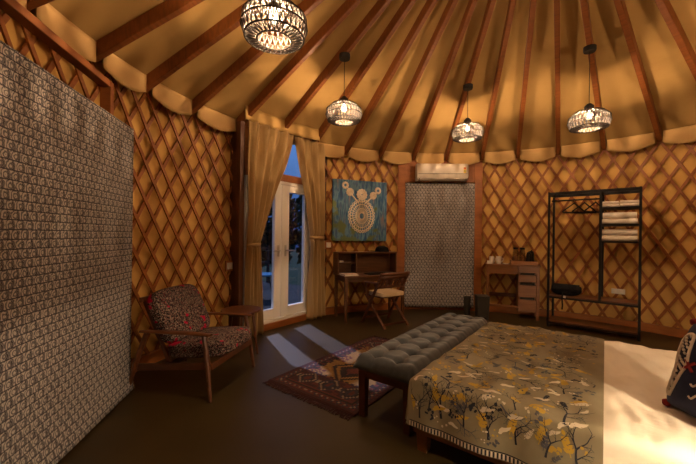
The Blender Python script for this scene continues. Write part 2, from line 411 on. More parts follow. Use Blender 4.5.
# ------------------------------------------------------------------ door opening
DS = Vector((-.970, 4.842, 0)); DRZ = math.atan2(.798, .603)
d1 = sempty('door_1', DS, DRZ)
fr = MB()
for s in (-1, 1): fr.bb((s*.575, -.04, .10), (s*.63, .04, 2.075))
fr.bb((-.63, -.04, 2.03), (.63, .04, 2.075)); fr.bb((-.63, -.045, .085), (.63, .045, .13))
fr.build('door_frame', m_white, d1, smooth=False, bevel=.004)
MB().bb((-.66, -.07, 0), (.66, .06, .085)).build('threshold', m_trim, d1, smooth=False, bevel=.004)
for s in (-1, 1):
    x0, x1 = (.012, .572); a, b = .135, .455
    lf = MB()
    def bbs(xa, xb, za, zc, ya=-.028, yb=.028): lf.bb((s*xa, ya, za), (s*xb, yb, zc))
    bbs(x0, a, .135, 2.028); bbs(b, x1, .135, 2.028); bbs(a, b, .135, .27); bbs(a, b, 1.93, 2.028)
    for z0, z1 in ((.255, .27), (1.93, 1.945)): bbs(a, b, z0, z1, -.034, .034)
    leaf = lf.build('door_leaf', m_white, d1, smooth=False, bevel=.003)
    MB().bb((s*a, -.004, .27), (s*b, .004, 1.93)).build('glass', m_glass, leaf, smooth=False)
    h = MB(); h.bb((s*.052, -.036, 1.0), (s*.082, -.028, 1.16)); h.tube([(s*.067, -.03, 1.085), (s*.067, -.075, 1.085), (s*.075, -.082, 1.085), (s*.20, -.082, 1.08)], .010, 8)
    h.build('door_handle', m_chrome, leaf)
    hg = MB()
    for z in (.35, 1.1, 1.85): hg.tube([(s*.574, -.036, z-.045), (s*.574, -.036, z+.045)], .009, 8)
    hg.build('hinge', m_chrome, leaf)
MB().bb((-.012, -.036, .135), (.02, -.028, 2.028)).build('meeting_strip', m_white, d1, smooth=False)
w1 = sempty('window_1', DS, DRZ)
tf = MB(); tf.bb((-.66, -.06, 2.075), (.66, .06, 2.175)); tf.bb((-.66, -.06, 2.70), (.66, .06, 2.95))
for s in (-1, 1): tf.bb((s*.60, -.05, 2.175), (s*.66, .05, 2.70))
tf.build('window_frame', m_trim, w1, smooth=False, bevel=.004)
MB().bb((-.60, -.004, 2.175), (.60, .004, 2.70)).build('glass', m_glass, w1, smooth=False)
struct('trim_1', MB().bb((-.735, -.06, 0), (-.665, .02, 2.74)).bb((-.69, .02, 0), (-.66, .26, 2.74)), m_post, loc=DS, rz=DRZ, smooth=False, bevel=.004)  # door post, plus an added filler behind it that blocks a daylight leak
struct('trim_2', MB().bb((.66, -.03, 0), (.98, .10, 2.92)), m_post, loc=DS, rz=DRZ, smooth=False, bevel=.004)
rod = MB(); rod.tube([(-.72, -.035, 2.735), (.93, -.035, 2.735)], .010, 10)
for x in (-.69, .13, .9): rod.tube([(x, -.035, 2.735), (x, .0, 2.735)], .008, 6)
rodo = rod.build('curtain_rod', m_black, loc=DS, rz=DRZ); tag(rodo, 'thin black rod carrying both tan curtains over the glass door', 'curtain rod')

def interp(tab, z):
    for (z0, a0), (z1, a1) in zip(tab, tab[1:]):
        if z0 >= z >= z1:
            t = (z0-z)/(z0-z1); return a0+(a1-a0)*t
    return tab[-1][1]
def smoothtab(tab):
    return lambda z: sum(interp(tab, min(tab[0][0], max(tab[-1][0], z+d))) for d in (-.08, -.04, 0, .04, .08))/5
def curtain(outer, inner, ztie, npl, ph, label):
    t = thing('curtain', label, 'curtain', DS, DRZ)
    fo, fi = smoothtab(outer), smoothtab(inner)
    def fn(z, s):
        x = fo(z)+(fi(z)-fo(z))*s
        wdt = abs(fi(z)-fo(z)); amp = .014+.036*min(1, .45/max(.2, wdt))*.7
        if abs(z-ztie) < .05: amp *= .55
        tt = s+.02*sin(z*3+ph)
        y = -.115+amp*sin(2*pi*npl*tt+ph)+.012*sin(2*pi*2.3*s+z*2)
        return Vector((x+.006*sin(z*5+s*9), y-.018*(1 if abs(z-ztie) > .05 else 0), z))
    MB().grid(fn, lin(2.755, .012, 64), lin(0, 1, 72)).build('curtain_cloth', m_curt, t, solid=.004)
    a, b = fo(ztie), fi(ztie); lo, hi = min(a, b)-.004, max(a, b)+.004
    pts = [((lo+hi)/2+(hi-lo)/2*cos(u), -.118+.062*sin(u), ztie) for u in lin(0, 2*pi, 24)[:-1]]
    mb = MB(); n = len(pts); 
    mb.add([(p[0], p[1], ztie-.022) for p in pts]+[(p[0], p[1], ztie+.022) for p in pts], [(i, (i+1) % n, n+(i+1) % n, n+i) for i in range(n)])
    mb.build('tieback', m_curt, t, solid=.004)
    return t
curtain([(2.76, -.655), (1.2, -.655), (0, -.68)], [(2.76, .11), (2.65, .09), (2.25, -.06), (2.03, -.17), (1.5, -.36), (1.2, -.47), (.9, -.465), (0, -.40)], 1.18, 4.5, .4,
        'tan curtain tied back at the left side of the glass door')
curtain([(2.76, .82), (1.28, .80), (0, .86)], [(2.76, .165), (2.65, .175), (2.3, .25), (1.9, .38), (1.5, .46), (1.27, .50), (.9, .485), (0, .46)], 1.27, 4.0, 1.3,
        'tan curtain tied back at the right side of the glass door')

# ------------------------------------------------------------------ hanging panels and their wooden frames
def fpanel(loc, rz, hw, z0, z1, label, flare=0):
    def fn(x, z):
        t = (z-z0)/(z1-z0)
        y = .004*noise.noise((x*2.2, z*.8, 2))-flare*max(0, .08-t)*1.5
        return Vector((x*(1+.004*max(0, .06-t)/.06*(1 if flare else 0)), y, z))
    t = thing('fabric_panel', label, 'panel', loc, rz)
    MB().grid(fn, lin(-hw, hw, 40), lin(z0, z1, 50)).build('panel_cloth', m_panel, t, solid=.012)
    mb = MB(); mb.tube([(-hw+.01, .022, z1-.03), (hw-.01, .022, z1-.03)], .014, 8); mb.build('hanging_rod', m_trim, t)
    return t
PL = (-1.662, 1.967, 0); PLZ = R(99.6)
fpanel(PL, PLZ, .845, .015, 2.175, 'tall grey patterned fabric panel hanging at the near left wall', .25)
f3 = MB(); f3.bb((.555, .03, 0), (.605, .105, 2.445)); f3.bb((-.80, .03, 2.395), (.555, .105, 2.445)); f3.bb((-.80, .03, 0), (-.75, .105, 2.395))
struct('trim_3', f3, m_trim, loc=PL, rz=PLZ, smooth=False, bevel=.005)
PB = (1.625, 5.972, 0); PBZ = -R(2.0)
fpanel(PB, PBZ, .612, .055, 2.262, 'grey patterned fabric panel on the back wall under the air conditioner')
struct('trim_4', MB().bb((-.745, .0, 0), (-.60, .035, 2.66)), m_trim, loc=PB, rz=PBZ, smooth=False, bevel=.004)
struct('trim_5', MB().bb((.60, .0, 0), (.745, .035, 2.66)), m_trim, loc=PB, rz=PBZ, smooth=False, bevel=.004)
struct('trim_6', MB().bb((-.60, .016, 2.28), (.60, .045, 2.66)), m_trim, loc=PB, rz=PBZ, smooth=False, bevel=.004)

# air conditioner
ac = thing('air_conditioner', 'white wall air conditioner above the grey panel on the back wall', 'air conditioner', (PB[0], PB[1], 2.285), PBZ)
prof = [(0, .0), (-.10, .0), (-.165, .03), (-.19, .075), (-.195, .16), (-.185, .24), (-.165, .275), (-.12, .29), (0, .29)]
mb = MB(); n = len(prof); hw = .44
xs = [-hw, -hw+.012, hw-.012, hw]
mb.add([(x, y*(.96 if i in (0, 3) else 1), .005+z*(.97 if i in (0, 3) else 1)) for i, x in enumerate(xs) for y, z in prof],
       [(i*n+j, i*n+j+1, (i+1)*n+j+1, (i+1)*n+j) for i in range(3) for j in range(n-1)]+[tuple(range(n))[::-1], tuple(3*n+j for j in range(n))])
mb.build('body', m_plastic, ac)
mb = MB(); mb.box((0, -.135, .012), (.80, .07, .012), Matrix.Rotation(-.43, 3, 'X')); mb.build('air_outlet', m_bin, ac, smooth=False)
mb = MB(); mb.box((0, -.152, .016), (.78, .045, .006), Matrix.Rotation(-.55, 3, 'X')); mb.build('louvre', m_plastic, ac, smooth=False)
mb = MB(); mb.bb((-.42, -.199, .105), (.42, -.1935, .110)); mb.build('seam', m_bin, ac, smooth=False)
mb = MB(); mb.box((.375, -.197, .17), (.045, .004, .10)); mb.box((.375, -.1995, .20), (.036, .003, .025), None, 1); mb.box((.375, -.1995, .155), (.036, .003, .018), None, 2)
mb.build('energy_label', [m_sticker_y, m_sticker_r, m_sticker_g], ac, smooth=False)
for x in (-.26, .28): MB().bb((x-.05, -.10, -.018), (x+.05, .01, .004)).build('bracket', m_trim, ac, smooth=False)

# ------------------------------------------------------------------ pendant lamps
def shade_parts(root):
    rings = [(.048, .150), (.150, .112), (.205, .058), (.212, .0), (.190, -.068), (.110, -.084)]
    wm, bm_ = MB(), MB()
    for r, z in rings: bm_.ring((0, 0, z), r, .0055 if r > .1 else .005, 44, 6)
    def P(r, z, t): return Vector((r*cos(t), r*sin(t), z))
    def zig(a, b, N, tw, tb):
        for i in range(N):
            t0, t1, t2 = 2*pi*i/N, 2*pi*(i+.5)/N, 2*pi*(i+1)/N
            wm.tube([P(*a, t0), P(*b, t1)], tw, 5); wm.tube([P(*b, t1), P(*a, t2)], tw, 5)
            bm_.tube([P(*a, t1), P(*b, t1)], tb, 4)
    for i in range(18):
        bm_.tube([P(*rings[0], 2*pi*i/18), P(*rings[1], 2*pi*(i+.4)/18)], .003, 4)
        wm.tube([P(*rings[0], 2*pi*(i+.5)/18), P(*rings[1], 2*pi*(i+.9)/18)], .004, 5)
    zig(rings[1], rings[2], 32, .0036, .0038)
    zig(rings[2], rings[3], 34, .0042, .0042); zig(rings[3], rings[4], 34, .0042, .0042)
    zig(rings[4], rings[5], 30, .0040, .0044)
    wm.build('shade_cords', m_cordw, root); bm_.build('shade_frame', m_cordb, root)
def pendant(loc, zc, label):
    t = thing('pendant_lamp', label, 'lamp', (loc[0], loc[1], zc), 0, 'woven pendant lamps hung in a ring under the roof')
    shade_parts(t)
    MB().lathe([(.0, .215), (.022, .215), (.050, .185), (.050, .150), (.03, .148), (.03, .125), (.0, .125)], 20).build('lamp_socket', m_cordb, t)
    gb = MB().lathe([(0, .030), (.020, .036), (.034, .055), (.036, .072), (.026, .10), (.015, .125)], 16).build('bulb', m_globe, t)
    MB().blob((0, 0, .072), (.012, .012, .016), 8, 6).build('filament', m_bulb, gb)
    top = loc[2]-zc
    MB().tube([(0, 0, .21), (0, 0, top)], .004, 6).build('cord', m_cordb, t)
    MB().lathe([(0, -.028), (.06, -.026), (.066, -.012), (.066, .03), (0, .03)], 24, (0, 0, top)).build('ceiling_rose', m_cordb, t)
    return t
P0_ = None
for az_, rho, zc, lab in ((-47, 2.14, 2.73, 'woven pendant lamp in front of the glass door curtains, second from the left'),
                      (3.8, 2.18, 2.745, 'woven pendant lamp hanging nearest the air conditioner, third from the left'),
                      (42.3, 1.94, 2.67, 'woven pendant lamp hanging above the black clothes rack, rightmost one'),
                      (-98.5, 2.02, 2.665, 'largest nearest woven pendant lamp at the upper left, cut by the frame'),
                      (87, 2.1, 2.7, 'woven pendant lamp hanging to the right of the bed'),
                      (132, 2.1, 2.7, 'woven pendant lamp hanging above the head of the bed'),
                      (177, 2.1, 2.7, 'woven pendant lamp hanging by the wall behind the viewer')):
    p = pol(az_, rho); z = zb(rho)-.01
    if P0_ is None: P0_ = pendant((p.x, p.y, z), zc, lab)
    else:
        c = copy_tree(P0_); c.location = (p.x, p.y, zc); c['label'] = lab
        for ch in c.children:
            n = ch.name.split('.')[0]
            if n == 'cord':
                me = MB().tube([(0, 0, .21), (0, 0, z-zc)], .004, 6).build('cord_new', m_cordb); ch.data = me.data; bpy.data.objects.remove(me)
            if n == 'ceiling_rose': ch.location = (0, 0, (z-zc)-(zb(2.14)-.01-2.73))

# ------------------------------------------------------------------ wall plates
def plate(az_, z, w, h, rad, label, mount=True):
    p = pol(az_, rad, z); t = thing('wall_socket', label, 'socket', p, -R(az_))
    MB().box((0, 0, 0), (w, .012, h)).build('cover_plate', m_cer, t, smooth=False, bevel=.003)
    for x in ((-w/4, w/4) if w > .1 else (0,)): MB().box((x, -.007, 0), (.035, .004, .045)).build('socket_face', m_plastic, t, smooth=False, bevel=.001)
    if mount: MB().box((0, .012, 0), (w+.03, .012, h+.05)).build('backing_board', m_trim, t, smooth=False)
plate(-58.8, .90, .085, .085, 3.53, 'white wall switch on lattice left of the curtains')
plate(-31.0, 1.15, .085, .085, 3.53, 'white wall switch on lattice beside the painting')
plate(45.4, .53, .16, .075, 3.53, 'white double wall socket behind the black clothes rack', False)

# ------------------------------------------------------------------ painting
pt = thing('painting', 'square abstract blue green canvas with a cream lace figure above the desk', 'painting', pol(-21.7, 3.51, 1.735), -R(-21.7))
MB().box((0, 0, 0), (1.01, .035, 1.03)).build('canvas', m_canvas, pt, smooth=False, bevel=.004)
lc = MB(); Y0 = -.022
ax = (Vector((1, 0, 0)), Vector((0, 0, 1)))
ox, oz, rx, rz_ = .02, -.09, .215, .255
for k in (.22, .5, .78, 1):
    lc.tube([(ox+rx*k*cos(t), Y0, oz+rz_*k*sin(t)) for t in lin(0, 2*pi, 48)[:-1]], .009, 5, 0, True)
for i in range(30):
    t = 2*pi*i/30
    lc.tube([(ox+rx*.25*cos(t), Y0, oz+rz_*.25*sin(t)), (ox+rx*cos(t), Y0, oz+rz_*sin(t))], .007, 5)
    lc.ring((ox+(rx+.012)*cos(t), Y0, oz+(rz_+.012)*sin(t)), .020, .007, 10, 5, 0, ax)
def rosette(x, z, r, solid=True):
    for k in ((.25, .5, .75, 1) if solid else (.7, 1)): lc.ring((x, Y0, z), r*k, .0105 if solid else .009, 22, 5, 0, ax)
    for i in range(12):
        t = 2*pi*i/12; lc.ring((x+r*cos(t), Y0, z+r*sin(t)), .014, .006, 8, 4, 0, ax)
rosette(.02, .275, .085); rosette(-.20, .31, .052); rosette(.235, .27, .05); rosette(-.285, .42, .045, False); rosette(.325, .36, .045, False)
for a, b in (((-.03, .12), (-.17, .27)), ((.07, .12), (.205, .235)), ((.02, .14), (.02, .2)), ((-.22, .35), (-.26, .39)), ((.26, .3), (.3, .33))):
    lc.tube([(a[0], Y0, a[1]), (b[0], Y0, b[1])], .013, 5)
lc.build('lace_figure', m_lace, pt)

# ------------------------------------------------------------------ writing desk with hutch
DZ = R(21.6)
def radial(az_, rad, tang, z=0):
    a = R(az_); return Vector((CX+rad*sin(a)+tang*cos(a), CY+rad*cos(a)-tang*sin(a), z))
dk = thing('writing_desk', 'dark wooden writing desk with a low hutch under the painting', 'desk', radial(-21.6, 2.90, .01), DZ)
# local: x right, y towards the wall; front edge y=0
MB().bb((-.53, -.02, .675), (.53, .50, .70)).build('desk_top', m_desk, dk, smooth=False, bevel=.005)
ap = MB(); ap.bb((-.49, .03, .60), (.49, .05, .675)); ap.bb((-.49, .44, .60), (.49, .46, .675))
for s in (-1, 1): ap.bb((s*.49, .03, .60), (s*.47, .46, .675))
ap.build('apron', m_desk, dk, smooth=False)
for x in (-.49, .49):
    for y in (.02, .45):
        MB().beam((x, y, .675), (x*1.0, y, 0), .052, .052, (0, 1, 0), 0, .034, .034).build('leg', m_desk, dk, smooth=False, bevel=.003)
h = MB()
h.bb((-.53, .27, 1.025), (.53, .51, 1.045)); h.bb((-.53, .49, .70), (.53, .51, 1.025))
for x in (-.52, -.21, .52): h.bb((x-.01, .28, .70), (x+.01, .49, 1.025))
h.bb((-.51, .29, .865), (-.22, .49, .878))
h.build('hutch', m_desk, dk, smooth=False, bevel=.003)
def loc_on(root, x, y, z):
    a = root.rotation_euler[2]; return Vector((root.location.x+x*cos(a)-y*sin(a), root.location.y+x*sin(a)+y*cos(a), root.location.z+z))
hat = thing('cap', 'black cloth cap lying on top of the desk hutch', 'cap', loc_on(dk, .30, .39, 1.046), DZ)
MB().lathe([(.0, .095), (.05, .092), (.095, .07), (.115, .03), (.118, .0)], 24).build('crown', m_blackfab, hat, solid=.004)
MB().grid(lambda u, v: Vector((-.10-.12*v*cos(u*1.2), .11*u*(1-.15*v), .008+.012*(1-u*u)*v)), lin(-1, 1, 12), lin(0, 1, 6)).build('peak', m_blackfab, hat, solid=.004)
bk = thing('book', 'thin pale book lying on the left front of the desk', 'book', loc_on(dk, -.40, .10, .701), DZ+.1)
MB().bb((-.12, -.08, 0), (.12, .08, .004)).bb((-.12, -.08, .020), (.12, .08, .024)).build('cover', m_paper, bk, smooth=False)
MB().bb((-.115, -.075, .004), (.115, .078, .020)).build('pages', m_cer, bk, smooth=False)
fo = MB().bb((-.19, -.12, 0), (.19, .12, .012)).build('folder', m_blackfab, loc=loc_on(dk, .10, .15, .701), rz=DZ, smooth=False, bevel=.004)
tag(fo, 'flat black folder lying in the middle of the desk', 'folder')
sb = MB().bb((-.03, -.02, 0), (.03, .02, .028)).build('small_box', m_cer, loc=loc_on(dk, -.44, .36, .879), rz=DZ, smooth=False, bevel=.003)
tag(sb, 'small white box in the left cubby of the desk hutch', 'box')

# folding chair at the desk
FZ = R(34)
fc = thing('folding_chair', 'dark wooden slatted folding chair pulled up to the desk', 'chair', (.575, 5.03, 0), FZ); fc.scale = (1.08, 1.0, 1.03)
# local y towards the desk; back posts lean to -y at the top
for s in (-1, 1):
    MB().beam((s*.235, .24, 0), (s*.235, -.22, .76), .026, .036, (1, 0, 0)).build('leg', m_walnut, fc, smooth=False, bevel=.003)
    MB().beam((s*.205, -.25, 0), (s*.205, .20, .42), .024, .034, (1, 0, 0)).build('leg', m_walnut, fc, smooth=False, bevel=.003)
    a = MB(); a.beam((s*.245, -.17, .62), (s*.245, .18, .60), .04, .02); a.beam((s*.235, .17, .60), (s*.215, .15, .40), .022, .022, (1, 0, 0)); a.build('armrest', m_walnut, fc, smooth=False, bevel=.003)
st = MB()
for k in range(6): st.bb((-.20, -.16+k*.063, .405), (.20, -.16+k*.063+.05, .42))
st.build('seat', m_walnut, fc, smooth=False, bevel=.002)
bs = MB()
for z in (.745, .69, .56):
    y = .24-.46*z/.76
    bs.grid(lambda x, zz: Vector((x, y-.012-.025*(1-(x/.25)**2), zz)), lin(-.25, .25, 8), [z-.022, z+.022])
for x in lin(-.18, .18, 5): bs.beam((x, .24-.46*.57/.76-.03, .57), (x, .24-.46*.68/.76-.03, .68), .028, .01, (0, 1, 0))
bs.build('backrest', m_walnut, fc, solid=.014)
for y, z, xx in ((-.2, .05, .205), (.2, .05, .235)): pass
MB().beam((-.205, -.205, .045), (.205, -.205, .045), .02, .03).build('stretcher', m_walnut, fc, smooth=False)
MB().beam((-.235, .19, .085), (.235, .19, .085), .02, .03).build('stretcher', m_walnut, fc, smooth=False)
cu = thing('seat_cushion', 'beige tufted cushion on the wooden folding chair', 'cushion', loc_on(fc, 0, -.01, .434), FZ)
MB().blob((0, 0, .034), (.215, .19, .036), 40, 12, .28, fn=lambda p: p+Vector((0, 0, -.008*abs(cos(p.x*22))**.5*1.3*(p.z > 0)))).build('cushion_cover', m_cushion, cu)

# ------------------------------------------------------------------ drawer desk with tea things
mdz = -R(21.7)
md = thing('drawer_desk', 'small wooden desk with drawers and a tea tray by the back wall', 'desk', radial(21.7, 3.155, 0), mdz)
MB().bb((-.40, -.015, .845), (.40, .36, .87)).build('desk_top', m_mini, md, smooth=False, bevel=.004)
MB().bb((-.36, .0, .715), (.075, .02, .845)).build('apron', m_mini, md, smooth=False)
for x in (-.365, .365):
    for y in (.02, .33): MB().bb((x-.022, y-.02, 0), (x+.022, y+.02, .845)).build('leg', m_mini, md, smooth=False, bevel=.003)
cb = MB(); cb.bb((.085, .02, .12), (.105, .35, .845)); cb.bb((.325, .02, .12), (.345, .35, .845)); cb.bb((.105, .33, .12), (.325, .35, .845)); cb.bb((.105, .02, .12), (.325, .33, .14))
cb.build('cabinet', m_mini, md, smooth=False)
for z0, z1 in ((.60, .71), (.36, .55), (.13, .32)):
    d = MB().bb((.09, .0, z0), (.34, .02, z1)).build('drawer', m_mini, md, smooth=False, bevel=.003)
    MB().bb((.115, -.004, z1+.003), (.315, .03, z1+.034)).build('handle_slot', m_cordb, d, smooth=False)
MB().bb((.085, .0, .75), (.345, .02, .845)).build('apron', m_mini, md, smooth=False)
MB().bb((-.345, .30, .30), (.085, .32, .36)).build('back_rail', m_post, md, smooth=False)
MB().bb((-.345, .02, .17), (.085, .05, .205)).build('foot_rail', m_mini, md, smooth=False, bevel=.003)
def cup(x, y, r, h_, label, handle=True):
    t = thing('mug', label, 'mug', loc_on(md, x, y, .8705), mdz, 'white cups on the drawer desk')
    MB().lathe([(0, 0), (r*.75, 0), (r*.95, h_*.15), (r, h_), (r-.004, h_), (r*.85, h_*.18), (0, h_*.12)], 18).build('cup_body', m_cer, t)
    if handle: MB().tube([(r*.93, 0, h_*.8), (r*1.5, 0, h_*.75), (r*1.6, 0, h_*.45), (r*.95, 0, h_*.25)], .005, 6).build('handle', m_cer, t)
cup(-.31, .10, .038, .118, 'white mug in the middle of the three cups on the drawer desk')
cup(-.20, .11, .042, .122, 'white mug nearest the tray on the drawer desk')
sc = MB().bb((-.035, -.03, 0), (.035, .03, .05)).build('sachet_box', m_cer, loc=loc_on(md, -.375+.03, .04, .8705), rz=mdz, smooth=False, bevel=.006); tag(sc, 'low white box at the left end of the drawer desk', 'box')
sa = MB().lathe([(0, 0), (.03, 0), (.05, .012), (.046, .014), (.0, .006)], 20).build('saucer', m_cer, loc=loc_on(md, -.10, .08, .8705)); tag(sa, 'small white saucer beside the wooden tray on drawer desk', 'saucer')
tr = thing('tray', 'wooden tray holding glass jars and black pots on drawer desk', 'tray', loc_on(md, .17, .17, .8705), mdz)
MB().bb((-.19, -.13, 0), (.19, .13, .012)).build('tray_base', m_tray, tr, smooth=False)
rim = MB(); rim.bb((-.19, -.13, .012), (.19, -.115, .06)); rim.bb((-.19, .115, .012), (.19, .13, .06)); rim.bb((-.19, -.115, .012), (-.175, .115, .06)); rim.bb((.175, -.115, .012), (.19, .115, .06))
rim.build('tray_rim', m_tray, tr, smooth=False)
for x, y, nm in ((-.115, -.02, 'glass jar with dark lid at the left of the wooden tray'), (-.015, .0, 'glass jar with dark lid in the middle of the tray')):
    t = thing('jar', nm, 'jar', loc_on(tr, x, y, .0125), mdz, 'glass jars on the tea tray'); t.scale = (1.05, 1.05, 1.4)
    MB().lathe([(0, 0), (.042, 0), (.045, .01), (.045, .13), (.034, .155), (.034, .165), (.030, .165), (.030, .152), (.041, .128), (.041, .012), (0, .006)], 18).build('jar_glass', m_cup, t)
    MB().lathe([(0, .008), (.039, .014), (.039, .085), (0, .09)], 16).build('contents', m_tray, t)
    MB().lathe([(.0, .19), (.034, .188), (.037, .166), (.0, .166)], 18).build('lid', m_black, t)
for x, y, hh, nm in ((.075, -.04, .15, 'black tea pot beside the glass jars on the tray'), (.125, .06, .165, 'black tea pot at the right end of the tray')):
    t = thing('tea_pot', nm, 'pot', loc_on(tr, x, y, .0125), mdz, 'black pots on the tea tray'); t.scale = (1, 1, 1.35)
    MB().lathe([(0, 0), (.036, 0), (.045, .02), (.04, hh*.7), (.03, hh*.88), (0, hh*.9)], 18).build('pot_body', m_black, t)
    MB().lathe([(.031, hh*.88), (.03, hh*.92), (.008, hh*.95), (.01, hh), (0, hh*1.01)], 14).build('lid', m_black, t)
    MB().tube([(0, -.04, hh*.75), (0, -.07, hh*.7), (0, -.07, hh*.3), (0, -.042, hh*.2)], .006, 6).build('handle', m_black, t)
# bins
b1 = thing('waste_bin', 'dark grey rectangular bin on floor behind the far bench end', 'bin', (2.165, 5.40, 0), -R(8))
mb = MB(); mb.add([(x*w, y*d, z) for z, w, d in ((0, .078, .09), (.36, .092, .105)) for x, y in ((-1, -1), (1, -1), (1, 1), (-1, 1))], [(3, 2, 1, 0), (0, 1, 5, 4), (1, 2, 6, 5), (2, 3, 7, 6), (3, 0, 4, 7)])
mb.build('bin_body', m_bin, b1, smooth=False, solid=.006)
mb = MB(); mb.bb((-.098, -.11, .352), (.098, .11, .375)); mb.build('lid', m_bin, b1, smooth=False, bevel=.006)
mb = MB(); mb.bb((-.04, -.125, .03), (.04, -.085, .05)); mb.build('pedal', m_black, b1, smooth=False)
b2 = thing('waste_bin', 'small round dark bin between the back panel and the rectangular bin', 'bin', (2.02, 5.66, 0), 0)
MB().lathe([(0, 0), (.045, 0), (.058, .30), (.054, .305), (.042, .01), (0, .008)], 20).build('bin_body', m_bin, b2)
MB().ring((0, 0, .303), .057, .006, 24, 6).build('rim', m_bin, b2)

# ------------------------------------------------------------------ clothes rack
RZ = -R(41.2)
rk = thing('clothes_rack', 'tall open black metal clothes rack with wooden shelves by lattice wall', 'rack', (3.366, 4.649, 0), RZ)
hw, dp, zt = .512, .36, 1.985; s_ = .028
for x in (-hw, hw):
    for y in (0, dp): MB().bb((x-s_/2, y-s_/2, 0), (x+s_/2, y+s_/2, zt)).build('post', m_black, rk, smooth=False)
tb = MB()
for y in (0, dp): tb.bb((-hw, y-s_/2, zt-.045), (hw, y+s_/2, zt-.005))
for x in (-hw, hw, .10): tb.bb((x-s_/2, 0, zt-.045), (x+s_/2, dp, zt-.005))
tb.build('top_frame', m_black, rk, smooth=False)
MB().bb((.10-s_/2, -s_/2, .45), (.10+s_/2, s_/2, zt-.045)).bb((.10-s_/2, dp-s_/2, .45), (.10+s_/2, dp+s_/2, zt-.045)).build('divider', m_black, rk, smooth=False)
for z in (1.735, 1.505, 1.275):
    MB().bb((.10, 0, z-.022), (hw, dp, z)).build('shelf', m_black, rk, smooth=False)
for z in (.46, .085):
    sh = MB().bb((-hw, -.012, z-.006), (hw, dp, z+.012)).build('shelf', m_walnut, rk, smooth=False)
    fm = MB(); fm.bb((-hw, -s_/2, z-.034), (hw, s_/2, z-.007)); fm.bb((-hw, dp-s_/2, z-.034), (hw, dp+s_/2, z-.007)); fm.build('shelf_frame', m_black, sh, smooth=False)
MB().tube([(-hw, dp/2, zt-.115), (.10, dp/2, zt-.115)], .011, 10).build('hanging_rail', m_black, rk)
for k, (x, a, lab) in enumerate(((-.225, .95, 'black clothes hanger, leftmost of three on the rack rail'), (-.10, .9, 'black clothes hanger, middle of three on the rack rail'), (.03, 1.0, 'black clothes hanger nearest the towel shelves on rack rail'))):
    p = loc_on(rk, x, dp/2, zt-.115)
    t = thing('clothes_hanger', lab, 'hanger', p, RZ+a, 'hangers on the clothes rack')
    MB().tube([(cos(u)*.018, 0, .0+sin(u)*.018) for u in lin(-.6, pi+.3, 10)]+[(-.012, 0, -.02), (0, 0, -.045)], .003, 6).build('hook', m_black, t)
    MB().tube([(0, 0, -.045), (.19, 0, -.165), (.205, 0, -.18), (.19, 0, -.186), (-.19, 0, -.186), (-.205, 0, -.18), (-.19, 0, -.165)], .010, 6, 0, True).build('hanger_bar', m_black, t)
def towel(x, z, w, hgt, label, group, d=.27, NL=1):
    t = MB(); n = 12
    for L_ in range(NL):
        z0, z1 = L_*hgt/NL, (L_+1)*hgt/NL; r = hgt/NL/2
        prof = [(-d/2+r-r*cos(u), z0+r+r*sin(u)) for u in lin(-pi/2, pi/2, 6)]
        prof = [(-d/2+r-r*sin(u+pi/2)*1, z0+r+r*sin(u)) for u in lin(-pi/2, pi/2, 6)]
        prof = [(-d/2+r-r*cos(u), z0+r+r*sin(u)*.98) for u in lin(-pi/2, pi/2, 6)]+[(d/2, z0+2*r-.001), (d/2, z0+.001)]
        m = len(prof); xs = lin(-w/2, w/2, 6)
        t.add([(xx, y, zz+.0025*noise.noise((xx*14+x*9, y*10, z*7+L_))) for xx in xs for y, zz in prof],
              [(i*m+j, i*m+(j+1) % m, (i+1)*m+(j+1) % m, (i+1)*m+j) for i in range(6) for j in range(m)]+[tuple(range(m))[::-1], tuple(6*m+j for j in range(m))])
    o = t.build('folded_towel', m_towel, loc=loc_on(rk, x, dp/2-.02, z+.003), rz=RZ, sharp=60); tag(o, label, 'towel', group)
g = 'folded white towels on the rack shelves'
towel(.205, 1.735, .175, .078, 'small folded white towel at the left of the top rack shelf', g, NL=2)
towel(.40, 1.735, .19, .082, 'small folded white towel at the right of the top rack shelf', g, NL=2)
towel(.30, 1.505, .37, .072, 'folded white towel, lower one on the middle rack shelf', g)
towel(.298, 1.581, .355, .082, 'folded white towel, upper one on the middle rack shelf', g)
towel(.30, 1.275, .37, .076, 'folded white towel, lower one on the lowest towel shelf', g)
towel(.30, 1.355, .365, .078, 'folded white towel, upper one on the lowest towel shelf', g)
bg = thing('bag', 'black soft bag lying on the bench shelf of the clothes rack', 'bag', loc_on(rk, -.31, .16, .4725), RZ)
MB().blob((0, 0, .075), (.19, .13, .078), 28, 14, .7, fn=lambda p: p+Vector((0, 0, .018*noise.noise((p.x*9, p.y*9, 2))*(p.z > 0)))).build('bag_body', m_blackfab, bg)
MB().grid(lambda u, v: Vector((.17*u, -.134+.09*v, .078+.078*sin(v*pi/2)**.8+.004)), lin(-1, 1, 8), lin(0, 1, 6)).build('flap', m_blackfab, bg, solid=.006)
MB().tube([(-.02, -.125, .05), (-.02, -.19, .01), (-.02, -.195, -.05), (-.015, -.195, -.14), (-.02, -.197, -.19)], .009, 6).build('strap', m_blackfab, bg)
tag(MB().bb((-.005, -.210, -.02), (.025, -.205, .012)).build('tag', m_cer, bg, smooth=False), 'small pale tag on the strap')

